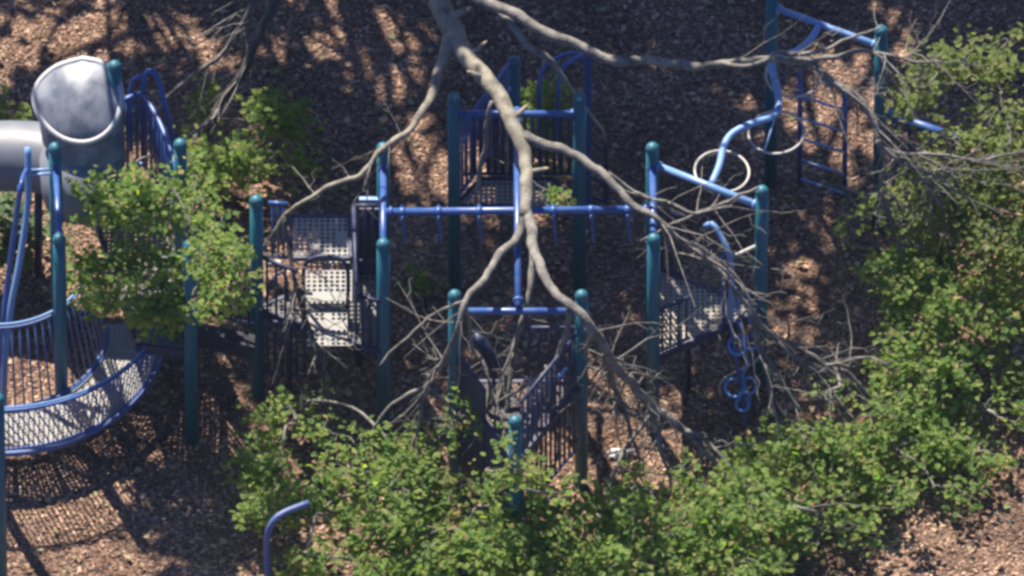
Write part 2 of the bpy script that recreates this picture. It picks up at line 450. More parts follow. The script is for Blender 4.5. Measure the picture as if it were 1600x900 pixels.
rod('access_ladder_rail', T, [at(920, 175, 1.5), at(930, 190, 1.35), at(945, 215, 1.1), at(948, 330, 0.05)], 0.018, 'dblue')
for k in range(4):
    rod('rung', T, [at(918, 215 + 30 * k, 1.0 - .26 * k), at(946, 240 + 25 * k, .9 - .25 * k)], 0.013, 'dblue', False)

# ---- south platform ---------------------------------------------------------
zS = 1.5
T = thing('striped_platform', at(808, 800, 0), 'platform with shade-darkened deck and sunlit brown strips behind upright blue bars below the front gate', 'platform')
p21 = post(T, 805, 890, 2.13)
b = zS
tri = [up(pS1, b), up(p21, b), up(pS2, b)]
o = deck(T, tri, b, 'shaded_tan_deck', hole=0.010)
barrier(T, [up(lerp(pS2, p21, .08), .6), up(lerp(pS2, p21, .92), .6)], 1.65, gap=0.08, mat='dblue')
barrier(T, [up(lerp(pS1, pS2, .55), b), up(lerp(pS1, pS2, .95), b)], 0.75, gap=0.09, mat='dblue')
for k in range(4):  # strips and gaps shape the sun stripes that bar shadows leave on the deck
    a_, b_ = at(803 + 11.5 * k, 601 - 4.5 * k, 1.72), at(820 + 11 * k, 637 - 6.5 * k, 1.60)
    build('lit_strip', beam_box(a_, b_, 0.055, 0.03), M['lit_strip'], T, False)
rod('strip_rail', T, [at(798, 606, 1.68), at(842, 586, 1.68)], 0.014, 'dblue', False)
rod('strip_rail', T, [at(817, 634, 1.57), at(858, 614, 1.57)], 0.014, 'dblue', False)
rod('slanted_rail', T, [at(742, 522, 2.05), at(760, 545, 1.95), at(790, 590, 1.55), at(800, 640, 1.2)], 0.045, 'dblue')
rod('slanted_rail', T, [at(745, 530, 2.0), at(776, 596, 1.4), at(778, 640, 1.0)], 0.02, 'dblue')
rod('grab_bar', T, [at(871, 590, 2.05), at(886, 574, 2.1)], 0.017, 'lblue', False)
rod('support_leg', T, [at(760, 640, 1.5), at(760, 806, 0)], 0.03, 'dblue', False)
build('side_panel', beam_box(up(lerp(pS1, p21, .08), 1.2), up(lerp(pS1, p21, .5), 1.2), 0.03, 1.5), M['dblue'], T, False)
build('side_panel', beam_box(up(lerp(pS1, p21, .53), .9), up(lerp(pS1, p21, .93), .9), 0.03, 1.1), M['dblue'], T, False)

# ---- east platform ----------------------------------------------------------
zE = 1.05
T = thing('corner_platform', at(1075, 605, 0), 'small triangular platform with white perforated deck at the right gate of overhead bars', 'platform')
p17 = post(T, 1188, 600)
deck(T, [up(pE1, zE), up(pE2, zE), up(p17, zE)], zE)
barrier(T, [up(lerp(pE1, pE2, .1), zE), up(lerp(pE1, pE2, .9), zE)], 0.85, gap=0.085, mat='dblue')
barrier(T, [up(lerp(pE2, p17, .05), zE), up(lerp(pE2, p17, .34), zE)], 0.62, gap=0.075, mat='dblue')
barrier(T, [up(lerp(pE1, p17, .06), zE), up(lerp(pE1, p17, .3), zE)], 0.85, gap=0.09, mat='dblue')
rod('support_leg', T, [at(1075, 500, 1.0), at(1075, 611, 0)], 0.03, 'dblue', False)

T = thing('pod_climber', at(1165, 668, 0), 'blue climber with loop rails and rounded foot pods beside the right post', 'climber')
mast = rod('mast', T, [at(1140, 500, 1.1), at(1150, 560, .75), at(1160, 620, .3), at(1166, 668, -.05)], 0.019, 'blue')
rod('mast', T, [at(1172, 520, 1.0), at(1176, 590, .5), at(1180, 650, 0)], 0.012, 'dblue')
rod('hand_loop', T, [at(1102, 354, 2.15), at(1112, 350, 2.2), at(1124, 366, 2.12), at(1140, 400, 1.95), at(1143, 440, 1.6), at(1142, 505, 1.05)], 0.03, 'lblue')
rod('hand_loop', T, [at(1128, 385, 1.98), at(1130, 440, 1.5), at(1131, 500, 1.05)], 0.022, 'blue')
rod('cross_bar', T, [at(1145, 401, 1.9), at(1184, 383, 1.9)], 0.018, 'white', False)
for px, py, z in ((1152, 470, 1.2), (1170, 478, 1.15)):
    rod('hand_grip', T, [at(px - 6, py - 22, z + .1), at(px, py, z), at(px + 2, py + 26, z - .2)], 0.024, 'sky_blue')
def loop(pts, r=.016, mat='sky_blue'): rod('foot_loop', T, [at(*p) for p in pts], r, mat)
def coil(px, py, z, r, tilt, mat='sky_blue'):
    build('foot_loop', tube(ringpath(at(px, py, z), r, 28, tilt), .0155, 8, True), M[mat], T)
coil(1152, 540, .84, .085, (.3, -.5, .8)); coil(1174, 534, .86, .07, (-.4, -.4, .8)); coil(1147, 606, .42, .085, (.2, -.6, .75)); coil(1171, 603, .44, .075, (-.5, -.5, .7)); coil(1160, 632, .22, .06, (.1, -.6, .75))
loop([(1126, 618, .32), (1124, 602, .42), (1136, 588, .52), (1158, 577, .6), (1180, 565, .68), (1188, 556, .72)], .012, 'white')
loop([(1150, 500, 1.05), (1162, 520, .95), (1158, 545, .8), (1168, 565, .68), (1160, 590, .5), (1172, 625, .25)], .015)

# ---- ring climber -----------------------------------------------------------
T = thing('ring_climber', at(1204, 288, 0), 'wavy pale blue overhead bar carrying three white hand rings between teal posts', 'climbing frame')
p18, p19 = post(T, 1204, 288), post(T, 1373, 350)
beam(T, pE1, p17, 0.035, 'lblue', z=ZB)
beam(T, p18, p19, 0.033, 'lblue', z=ZB)
wav = [(1111, 289), (1124, 258), (1131, 228), (1146, 207), (1180, 191), (1208, 182), (1217, 165), (1213, 135), (1205, 105), (1212, 92), (1244, 80), (1266, 62), (1281, 38)]
rod('wavy_bar', T, [at(x, y, ZB + .01 * math.sin(i * 2)) for i, (x, y) in enumerate(wav)], 0.034, 'lblue', n=12)
for cx_, cy_, r, (hx, hy), tl in ((1128, 268, .255, (1124, 258), .06), (1213, 207, .262, (1212, 178), -.05), (1239, 119, .255, (1210, 100), .05)):
    z = ZB - .16
    c = at(cx_, cy_, z)
    rg = build('hand_ring', tube(ringpath(c, r, 44, (tl, -.03, 1)), 0.013, 8, True), M['white'], T)
    d = np.array(at(hx, hy, ZB)) - c; d[2] = 0; d *= r / (np.linalg.norm(d) + 1e-6)
    build('hanger', tube([at(hx, hy, ZB), c + d], 0.014, 8), M['white'], rg)
    a2 = c - np.array((r * .42, r * .9, 0))
    build('hanger', tube([at(hx, hy, ZB), a2], 0.010, 8), M['lblue'], rg)

T = thing('rope_ladder_frame', at(1285, 295, 0), 'thin dark blue ladder with pale slanting rungs between the two rear right posts', 'ladder')
for x, y0, y1 in ((1250, 112, 296), (1320, 148, 312)):
    rod('upright', T, [at(x, y0, (y1 - y0) / 111), at(x, y1, -.05)], 0.026, 'blue', False)
for y in (150, 184, 216, 250, 280):
    z = (300 - y) / 111
    rod('rung', T, [at(1251, y, z), at(1319, y + 22, z - .04)], 0.013, 'lblue', False)
T = thing('balance_rail', at(1440, 300, 0), 'low blue rail behind the leaves right of the rear right post', 'rail')
rod('rail', T, [at(1384, 176, 1.1), at(1500, 218, 1.1)], 0.045, 'blue', False)
for x, y in ((1422, 190), (1490, 214)):
    rod('support_leg', T, [at(x, y, 1.1), at(x, y + 120, -.05)], 0.025, 'dblue', False)

# ---- left platform and slide --------------------------------------------------
zL = 1.2
T = thing('slide_platform', at(195, 560, 0), 'platform with curved blue railing beside the grey tube slide, hidden under leaves', 'platform')
p1, p2, p3, p4, p5 = post(T, 183, 405), post(T, 285, 527), post(T, 91, 533), post(T, 97, 655, 2.57), post(T, 300, 685)
deck(T, quad([(150, 345), (215, 538), (300, 550), (285, 394), (183, 275)], zL), zL, 'grey_deck', hole=.012)
crv = [up(p1, zL) + (.08, 0, 0), at(222, 262, zL), at(248, 300, zL), at(268, 350, zL), up(p2, zL) + (-.03, .08, 0)]
barrier(T, crv, 1.02, gap=0.1, r=0.017, rr=0.026)
rod('arch_handrail', T, [at(224, 250, 1.3), at(224, 150, 2.2), at(226, 118, 2.42), at(236, 110, 2.46), at(246, 122, 2.4), at(258, 165, 2.2), at(268, 210, 1.9), at(272, 300, 1.2)], 0.027, 'blue')
rod('arch_handrail', T, [at(205, 235, 1.4), at(204, 140, 2.25), at(212, 122, 2.38), at(224, 118, 2.42)], 0.022, 'blue')
barrier(T, [up(lerp(p2, p5, .1), zL), up(lerp(p2, p5, .9), zL)], 0.9, gap=0.1, r=0.015)
beam(T, p3, p4, 0.03, z=ZB)
build('walkway_beam', beam_box(at(258, 512, 1.2), at(394, 542, .95), 0.16, 0.17), M['dark'], T, False)
barrier(T, [at(340, 500, 1.2), at(396, 512, 1.15)], 0.8, gap=0.08, r=0.013, mat='dblue')

T = thing('tube_slide', at(122, 380, 0), 'grey plastic tube slide with domed hood at the left edge', 'slide')
c = at(124, 290, 1.55)
R_ = .385
prof = [(R_ * .9, -.42), (R_ * .98, -.3), (R_, .1)]
hood = build('tube_section', lathe(prof, 36, at(126, 262, 1.75)), M['slide'], T)
nrm = np.array((-.18, -.50, .85)); nrm /= np.linalg.norm(nrm); hc = at(124, 158, 2.35)
rim = smooth_path([np.array((*p, 0.)) for p in ((128, 94), (158, 101), (180, 124), (186, 153), (179, 184), (160, 208), (132, 219), (100, 213), (73, 192), (57, 163), (61, 133), (88, 107), (128, 94))], 9)[:-1]
def on_plane(px, py):
    a_, b_ = at(px, py, 0), at(px, py, 5); d_ = b_ - a_
    return a_ + d_ * np.dot(hc - a_, nrm) / np.dot(d_, nrm)
rim = np.array([on_plane(p[0], p[1]) for p in rim]); K = len(rim)
rows = [hc + (rim - hc) * q_ + nrm * .11 * (1 - q_ ** 2.0) for q_ in (.06, .2, .4, .6, .8, .92, 1.0)]
rows += [hc + (rim - hc) * 1.05 - nrm * .02, hc + (rim - hc) * 1.05 - nrm * .08]
low = at(132, 262, 1.75)
for t in (.15, .4, .7, 1.0):
    rr_ = hc + (rim - hc) * (1.03 - .03 * t) - nrm * .1
    rows.append(np.column_stack([rr_[:, 0] + (low[0] - hc[0]) * t, rr_[:, 1] + (low[1] - hc[1] ) * t * .6, rr_[:, 2] * (1 - t) + t * 1.72]))
Vh = np.vstack(rows); Fh = [(i * K + k, i * K + (k + 1) % K, (i + 1) * K + (k + 1) % K, (i + 1) * K + k) for i in range(len(rows) - 1) for k in range(K)] + [tuple(range(K - 1, -1, -1))]
hd = build('hood', (Vh, Fh), M['slide_hood'], T)
build('flange', tube(hc + (rim - hc) * 1.045 - nrm * .02, .03, 10, True), M['slide_rim'], hd)
pth = smooth_path([at(150, 262, 1.55), at(110, 255, 1.55), at(40, 244, 1.5), at(-40, 250, 1.38), at(-130, 290, 1.1), at(-190, 380, .7), at(-200, 480, .42), at(-190, 560, .36)], 0.08)
ts = build('tube_section', tube(pth, .335, 28), M['slide'], T)
for i in (len(pth) // 9, int(len(pth) * .45)):
    d = pth[i + 1] - pth[i]; d /= np.linalg.norm(d)
    build('flange', tube([pth[i] - d * .03, pth[i] + d * .03], .36, 28), M['slide'], ts)
rod('support_leg', T, [at(60, 300, 1.2), at(60, 433, -.05)], 0.04, 'dblue', False)

T = thing('pole_climber', at(20, 640, 0), 'pair of tall bent blue climbing rails bracketed to the leftmost rear post', 'climber')
rod('climbing_rail', T, [at(43, 230, 2.62), at(44, 262, 2.45), at(43, 320, 2.1), at(32, 400, 1.65), at(17, 480, 1.2), at(8, 560, .7), at(5, 660, -.05)], 0.032, 'lblue')
rod('climbing_rail', T, [at(32, 290, 2.5), at(24, 350, 2.1), at(12, 440, 1.5), at(4, 520, 1.0), at(0, 640, -.05)], 0.028, 'blue')
for y in (266, 273):
    rod('bracket', T, [at(46, y, 2.4), at(88, y - 2, 2.4)], 0.013, 'lblue', False)
rod('top_link', T, [at(43, 262, 2.45), at(36, 275, 2.48), at(32, 292, 2.5)], 0.02, 'blue')

# ---- curved bridge ---------------------------------------------------------
zC = 0.45
C0 = at(0, 515, zC)
T = thing('curved_bridge', up(C0, 0), 'curved hanging walkway with blue barred sides and white perforated floor at lower left', 'bridge')
def arc(R, z, a0, a1, n=40): return np.array([C0 * (1, 1, 0) + np.array((R * math.cos(t), R * math.sin(t), z)) for t in np.linspace(math.radians(a0), math.radians(a1), n)])
A0, A1 = -128, 4
V, F = [], []
nR, nT = 13, 76
def arc_plate():
    V, F, idx = [], [], {}
    def vid(i, j):
        if (i, j) not in idx:
            R = 1.02 + (1.53 - 1.02) * i / (2 * nR); t = math.radians(A0 + (A1 - A0) * j / (2 * nT))
            idx[(i, j)] = len(V); V.append((C0[0] + R * math.cos(t), C0[1] + R * math.sin(t), zC))
        return idx[(i, j)]
    for i in range(nR):
        for j in range(nT):
            o8 = [vid(2 * i + a, 2 * j + b) for a, b in ((2, 1), (2, 2), (1, 2), (0, 2), (0, 1), (0, 0), (1, 0), (2, 0))]
            if j % 11 == 0 or i in (0, nR - 1): F.append(tuple(o8)); continue
            n0 = len(V); cc = np.mean([V[k] for k in o8], axis=0)
            for k in range(8): V.append(tuple(cc + (np.array(V[o8[k]]) - cc) * (.42 if k % 2 else .58)))
            for k in range(8): F.append((o8[k], o8[(k + 1) % 8], n0 + (k + 1) % 8, n0 + k))
    return V, F
fl = build('floor', arc_plate(), M['pale_deck'], T, False)
fl.modifiers.new('thickness', 'SOLIDIFY').thickness = 0.008
build('floor_edge', tube(arc(1.545, zC - .02, A0, A1), .03, 8), M['grey_blue'], fl)
build('floor_edge', tube(arc(1.005, zC - .02, A0, A1), .035, 8), M['blue'], fl)
barrier(T, arc(1.55, zC, A0, A1), .68, gap=0.047, r=0.0068, rr=0.017, lean=arc(1.63, zC + .68, A0, A1), mat='blue')
barrier(T, arc(1.02, zC, A0, -5), 1.0, gap=0.085, r=0.010, rr=0.013, lean=arc(.86, zC + .98, A0, -5), mat='grey_blue')
rod('hand_rail', T, arc(.86, zC + 1.03, A0, -12), 0.013, 'lblue')
rod('hand_rail', T, arc(1.635, zC + .73, A0, A1), 0.010, 'lblue')
p6 = post(T, 2, 925)
post(T, -62, 695)

# ---- entry rail at the bottom -------------------------------------------------
T = thing('entry_rail', at(430, 985, 0), 'bent grey blue handrail with teal post poking from the leaves at the bottom', 'handrail')
rod('hand_rail', T, [at(419, 985, -.05), at(418, 900, .72), at(417, 845, 1.22), at(426, 815, 1.45), at(446, 800, 1.5), at(482, 786, 1.5)], 0.031, 'grey_blue')
post(T, 440, 1050, 1.25)
barrier(T, [at(455, 1000, .2), at(560, 1000, .2)], 0.7, gap=0.09, mat='dblue')

# ---- litter ---------------------------------------------------------------
sv, sf = lathe([(.02, 0), (.085, .005), (.10, .03), (.07, .06), (.02, .075)], 14)
sp_ = at(968, 711, .03)
sv = [sp_ + np.array((v[0] * 1.25, v[1] * .6, v[2])) * (1 + .45 * noise.noise(Vector(v) * 21)) for v in sv]
o = build('scrap', (sv, sf), M['paper'], None, False)
props(o, 'small white scrap lying on the wood chips among twigs', 'litter')

# ------------------------------------------------------------------ trees
def wpath(pts):
    """(px, py, z, radius in photograph pixels) -> world rows with radius"""
    return np.array([np.append(at(a, b, z), r / PXM) for a, b, z, r in pts])
def wobble(P, amp=0.03, sc=1.3):
    Q = P.copy()
    for i, p in enumerate(P):
        v = Vector(p[:3] * sc)
        Q[i, :3] += amp * np.array((noise.noise(v), noise.noise(v + Vector((31, 0, 0))), noise.noise(v + Vector((0, 57, 0)))))
    return Q
def limb_mesh(pts, rough=0.14, n=12, knots=0):
    P = wobble(smooth_path(wpath(pts), 0.05), 0.05, 2.6)
    P = wobble(P, 0.016, 9.0)
    P[:, 3] = np.maximum(P[:, 3] * .80, 0.005)
    for i in range(len(P)):
        P[i, 3] *= 1 + .16 * max(0, noise.noise(Vector(P[i, :3] * 6.5)))
    return P, tube(P, None, n, rough=rough)
class Twigs:
    def __init__(s): s.parts = []; s.n = 0; s.V = []; s.F = []
    def add(s, P, r0, r1, n=4):
        P = np.asarray(P, float); m = len(P)
        Q = np.column_stack([P, np.linspace(r0, r1, m)])
        v, f = tube(Q, None, n, caps=False)
        b = len(s.V); s.V.extend(v); s.F.extend([tuple(i + b for i in q) for q in f])
def rnd(s=1.0): return np.random.normal(0, s, 3)
def twig_path(a, b, sag=0.0, jit=0.05, n=4):
    P = np.array([lerp(a, b, t) for t in np.linspace(0, 1, n)])
    L = np.linalg.norm(np.array(b) - np.array(a))
    P[1:-1] += np.random.normal(0, jit * L, (n - 2, 3)); P[1:-1, 2] += sag * L
    return P
def leaves(C, D, size, k):
    """k leaves round every cluster point C growing along D"""
    N = len(C) * k
    c = np.repeat(C, k, 0) + np.random.normal(0, size * .95, (N, 3))
    d = np.repeat(D, k, 0) + np.random.normal(0, .75, (N, 3)); d[:, 2] *= .35; d /= np.linalg.norm(d, axis=1)[:, None]
    up_ = np.array((0, 0, 1.0)) + np.random.normal(0, .34, (N, 3))
    sd = np.cross(d, up_); sd /= np.linalg.norm(sd, axis=1)[:, None] + 1e-9
    nn = np.cross(sd, d)
    L = size * np.random.uniform(.5, 1.45, N)[:, None]; W = L * np.random.uniform(.32, .46, N)[:, None]
    f = np.random.uniform(.05, .35, N)[:, None]
    V = np.zeros((N, 6, 3))
    V[:, 0] = c; V[:, 1] = c + d * L * .3 + sd * W + nn * W * f; V[:, 2] = c + d * L * .72 + sd * W * .62 + nn * W * f * .5
    V[:, 3] = c + d * L - nn * L * .12
    V[:, 4] = c + d * L * .72 - sd * W * .62 + nn * W * f * .5; V[:, 5] = c + d * L * .3 - sd * W + nn * W * f
    q = np.array([(0, 1, 2, 3), (0, 3, 4, 5)])
    return V.reshape(-1, 3), (np.arange(N)[:, None, None] * 6 + q[None]).reshape(-1, 4)
def grow(parent, root, blobs, leaf_mat, size=0.064, dens=1.12, bark_m='greybark', gap=0.24, root_r=0.022, lname='foliage'):
    """branchlets and leaves filling a set of ellipsoids; every cluster hangs on a real twig that joins the limb at `root`"""
    tw = Twigs(); CL, DR = [], []
    rootP = np.array([r[:3] for r in root])
    hubs = []
    for (px, py, rx, ry, z, k) in blobs:
        c = at(px, py, z); a = rx / PXM
        bz = min(.38, .55 * ry / PXM / CE); by = math.sqrt(max((ry / PXM) ** 2 - (bz * CE) ** 2, .01)) / SE
        nS = max(3, int(k * dens * (rx * ry) / 270.0))
        pts, dirs, ends = [], [], []
        for q in range(nS):
            u = np.random.normal(0, 1, 3); u[2] = abs(u[2]) * .8 - .25; u /= np.linalg.norm(u)
            e = c + u * (a, by, bz) * random.uniform(.55, 1.3)
            f = c + (e - c) * random.uniform(.0, .35) + rnd(.12) * (a, by, bz)
            if noise.noise(Vector(e * 1.7)) < gap - .3: continue
            e[2] = max(e[2] - .12 * random.random(), .07)
            L = np.linalg.norm(e - f); P = twig_path(f, e, .06, .07, 5); P[:, 2] = np.maximum(P[:, 2], .05)
            if leaf_mat or q % 2 == 0: tw.add(P, .0085, .003, 4)
            ends.append(P[0])
            m = max(4, int(L / .045))
            for t in np.linspace(.12, 1.0, m):
                w = np.array([np.interp(t, np.linspace(0, 1, 5), P[:, jx]) for jx in range(3)])
                sd = rnd(1); sd -= (e - f) * np.dot(sd, e - f) / (L * L + 1e-9); sd *= random.uniform(.02, .13) / (np.linalg.norm(sd) + 1e-9); sd[2] *= .6
                w2 = w + sd
                if random.random() < .3: tw.add([w, (w + w2) / 2 + rnd(.01), w2 + sd * .3], .004, .002, 3)
                pts.append(w2); dirs.append((e - f) / (L + 1e-9) + sd * 6)
        if not pts: continue
        pts = np.array(pts)
        cand = np.vstack([rootP] + ([np.array(hubs)] if hubs else []))
        j = np.argmin(np.linalg.norm(cand - c, axis=1))
        tw.add(smooth_path(twig_path(cand[j], c, .05, .07, 5), .12), root_r, root_r * .55, 5)
        hubs.append(c)
        for p in ends[::2]:
            tw.add(twig_path(c, p, .03, .08, 4), .011, .007, 4)
        CL.extend(pts); DR.extend([d / (np.linalg.norm(d) + 1e-9) for d in dirs])
    base = WL[parent.name]
    if tw.V: build('twigs', (tw.V, tw.F), M[bark_m], parent, kind='stuff')
    if leaf_mat and CL:
        V, Q = leaves(np.array(CL), np.array(DR), size, 6)
        o = link(lname, fast_mesh(lname, V - base, Q, M[leaf_mat]), parent); o['kind'] = 'stuff'
def bare(parent, P, n, length, mat='greybark', droop=.3, r=.008, t0=.15):
    """bare side twigs along a limb path"""
    tw = Twigs()
    for i in range(n):
        j = int((t0 + (1 - t0) * random.random()) * (len(P) - 2))
        p = P[j, :3]; d = P[j + 1, :3] - P[j, :3]; d /= np.linalg.norm(d) + 1e-9
        v = d * .7 + rnd(.6); v[2] -= droop * random.random(); v /= np.linalg.norm(v)
        L = length * random.uniform(.5, 1.9)
        pts = [p]
        for s in range(5):
            v = v + rnd(.15); v[2] -= droop * .10; v /= np.linalg.norm(v)
            q = pts[-1] + v * L / 5; q[2] = max(q[2], .04); pts.append(q)
        rr = min(P[j, 3] * .6, r * random.uniform(.7, 1.5))
        tw.add(pts, rr, .0025, 4)
        for s in (1, 2, 3, 4):
            if random.random() < .6:
                w = v + rnd(.6); w /= np.linalg.norm(w); e = pts[s] + w * L * random.uniform(.15, .4); e[2] = max(e[2], .04)
                tw.add(twig_path(pts[s], e, -.03, .1, 4), rr * .5, .002, 3)
    build('twigs', (tw.V, tw.F), M[mat], parent, kind='stuff')

# ---- leaf litter and snapped twigs on the chips
M['litter'] = leafmat('dry_leaf', [(0.16, 0.10, 0.06), (0.30, 0.20, 0.12), (0.42, 0.33, 0.22), (0.16, 0.19, 0.07)], .2)
NL = 1500
LX = np.random.uniform(-5, 5, NL); LY = np.random.uniform(-3.9, 3.9, NL)
LC = np.array([(x_, y_, gz(x_, y_) + .025) for x_, y_ in zip(LX, LY)])
LD = np.random.normal(0, 1, (NL, 3)); LD[:, 2] *= .15
V, Q = leaves(LC, LD, .062, 1)
V[:, 2] = np.maximum(V[:, 2], .0)
o = link('leaf_litter', fast_mesh('leaf_litter', V, Q, M['litter'])); props(o, 'dry leaves scattered over the wood chips', 'leaf litter', kind='stuff')
tw = Twigs()
for i in range(260):
    x_, y_ = random.uniform(-5, 5), random.uniform(-3.9, 3.9); a_ = random.uniform(0, 6.3); L_ = random.uniform(.08, .4)
    p_ = np.array((x_, y_, gz(x_, y_) + .03)); e_ = p_ + (math.cos(a_) * L_, math.sin(a_) * L_, .02)
    tw.add(twig_path(p_, e_, .02, .08, 4), .005, .003, 4)
o = build('ground_twigs', (tw.V, tw.F), M['greybark'], None, kind='stuff'); props(o, 'thin snapped twigs scattered over the wood chips', 'twigs')

# ---- the main fallen tree ------------------------------------------------------
T = thing('fallen_tree', at(600, -560, 0), 'large pale trunk fallen across the blue bars, leafy crown along the bottom', 'tree')
Pt, m_ = limb_mesh([(520, -820, 2.2, 40), (610, -420, 2.9, 34), (668, -120, 3.1, 25), (690, 0, 3.05, 21), (708, 52, 3.0, 21), (742, 100, 2.98, 17), (778, 150, 2.95, 15.5), (805, 195, 2.9, 15), (821, 245, 2.85, 13), (826, 295, 2.8, 12), (820, 340, 2.75, 12.5)], .10, 18)
tk = build('trunk', m_, M['bark'], T)
M['rawwood'] = bark('splintered_wood', (0.52, 0.40, 0.25), (0.30, 0.21, 0.12), 20)
for px, py, z, dx, dy, dz, r_ in ((703, 28, 3.05, .16, .02, .1, .035), (757, 122, 2.98, -.13, -.02, .1, .028), (800, 188, 2.92, .12, .05, .12, .03), (828, 268, 2.83, .14, -.02, .06, .022), (733, 88, 3.0, .13, .08, .08, .024)):
    a_ = at(px, py, z); e_ = a_ + (dx, dy, dz)
    sb = build('stub', tube(np.array([a_, lerp(a_, e_, .5), e_]), [r_ * 1.3, r_, r_ * .85], 9, rough=.15), M['bark'], tk)
    build('broken_end', tube(np.array([e_ - (e_ - a_) * .04, e_ + (e_ - a_) * .12, e_ + (e_ - a_) * .3]), [r_ * .8, r_ * .6, r_ * .1], 7, rough=.5), M['rawwood'], tk)
def limb(T, pts, mat='greybark', n=10, rough=.14):
    P, m_ = limb_mesh(pts, rough, n)
    return build('limb', m_, M[mat], T), P
La, Pa = limb(T, [(700, 55, 3.0, 13), (693, 90, 2.98, 11), (680, 130, 2.96, 9.5), (655, 182, 2.93, 7.5), (622, 215, 2.9, 6), (597, 236, 2.87, 5.5), (565, 265, 2.8, 5), (520, 290, 2.65, 4.5), (470, 322, 2.45, 4), (440, 348, 2.2, 3.5), (405, 395, 1.9, 2.5)], 'bark')
bare(La, Pa, 12, .5, t0=.4)
Lm, Pm = limb(T, [(445, 342, 2.3, 4), (452, 400, 2.0, 4.5), (468, 460, 1.75, 4.5), (488, 530, 1.4, 4), (508, 600, 1.0, 3)], 'darkbark')
bare(Lm, Pm, 20, .45)
Lb, Pb = limb(T, [(818, 210, 2.9, 12), (850, 225, 2.88, 9.5), (900, 248, 2.84, 9), (940, 275, 2.78, 8.5), (975, 305, 2.72, 7.5), (1012, 338, 2.66, 6), (1060, 370, 2.5, 5), (1110, 415, 2.2, 4.5), (1165, 480, 1.8, 4.5), (1195, 515, 1.5, 4), (1250, 545, 1.2, 3.5), (1310, 580, .9, 2.5)])
bare(Lb, Pb, 24, .8, t0=.25, r=.009)
Lc, Pc = limb(T, [(822, 330, 2.75, 11), (835, 385, 2.82, 10), (850, 430, 2.86, 9.5), (880, 475, 2.84, 9), (925, 508, 2.74, 8.5), (948, 550, 2.35, 8.5), (985, 595, 1.8, 9), (1015, 635, 1.25, 9), (1050, 655, 1.1, 8), (1075, 680, .9, 7), (1110, 720, .8, 5), (1180, 770, .7, 4), (1280, 800, .6, 3)])
bare(Lc, Pc, 36, .75, droop=.5, t0=.3, r=.010)
Ld, Pd = limb(T, [(820, 335, 2.75, 10), (800, 375, 2.68, 8.5), (765, 425, 2.78, 7.5), (728, 468, 2.84, 6.5), (716, 515, 2.62, 6), (695, 560, 2.1, 5.5), (668, 600, 1.6, 5), (655, 650, 1.3, 4), (638, 710, 1.0, 3.5), (600, 780, .8, 3)])
bare(Ld, Pd, 28, .55, t0=.35)
Le, Pe = limb(T, [(826, 350, 2.7, 8), (832, 400, 2.6, 7), (826, 450, 2.45, 6), (812, 510, 2.2, 5), (797, 560, 1.9, 5), (795, 640, 1.5, 4.5), (782, 720, 1.0, 4), (800, 800, .7, 3)])
bare(Le, Pe, 24, .55, t0=.25)
Lf, Pf = limb(T, [(890, 482, 2.82, 5), (886, 515, 2.55, 5), (870, 560, 2.2, 4.5), (838, 595, 1.9, 4), (800, 612, 1.75, 3.5), (745, 640, 1.5, 2.5)])
Lg, Pg = limb(T, [(668, 598, 1.6, 4), (630, 618, 1.45, 3.5), (600, 648, 1.3, 3), (570, 690, 1.0, 2.5)])
Lh, Ph = limb(T, [(855, 570, 1.9, 4), (862, 640, 1.5, 4), (870, 700, 1.0, 3), (850, 760, .6, 2.5)])
Li, Pi = limb(T, [(946, 545, 2.38, 5), (955, 600, 1.4, 5), (985, 660, 1.0, 3.5), (1000, 740, .6, 3)])
bare(Li, Pi, 40, .6, droop=.9, t0=.2)
Lj, Pj = limb(T, [(765, 165, 2.95, 4), (757, 220, 2.5, 5), (745, 290, 2.0, 4.5), (752, 360, 1.6, 3.5), (758, 410, 1.2, 3)])
Lk, Pk = limb(T, [(727, 470, 2.83, 3.5), (680, 492, 2.3, 3), (630, 535, 2.1, 2.5), (590, 570, 1.9, 2)])
Ll, Pl = limb(T, [(1165, 480, 1.8, 4), (1190, 560, 1.4, 3.5), (1210, 640, 1.0, 3), (1216, 700, .7, 2.5)])
bare(Ll, Pl, 8, .5)
for pts in ([(985, 312, 2.7, 5), (1040, 358, 2.5, 4.5), (1100, 388, 2.3, 4), (1150, 440, 2.0, 4), (1175, 500, 1.7, 3.5), (1200, 560, 1.3, 3), (1250, 640, .9, 2.5)],
            [(1190, 512, 1.5, 3.5), (1245, 560, 1.2, 3.2), (1300, 605, .9, 3), (1335, 655, .7, 2.5)],
            [(1290, 572, 1.0, 3), (1340, 562, 1.0, 2.8), (1390, 572, .9, 2)],
            [(1075, 675, .95, 4.5), (1120, 705, .85, 3.5), (1165, 745, .7, 3), (1200, 800, .6, 2)],
            [(1040, 650, 1.1, 5), (1030, 700, .9, 4), (1050, 760, .7, 3), (1045, 820, .6, 2)],
            [(930, 512, 2.7, 4), (905, 570, 1.7, 3.5), (890, 640, 1.4, 3), (905, 700, 1.0, 2.5)],
            [(950, 275, 2.75, 4), (1000, 300, 2.6, 3), (1075, 330, 2.65, 3), (1140, 325, 2.6, 2)],
            [(727, 470, 2.83, 4), (740, 530, 2.15, 3.5), (765, 600, 1.8, 3), (760, 690, 1.2, 2.5)]):
    Lx, Px = limb(T, pts)
    bare(Lx, Px, 6, .6, droop=.3, r=.007)

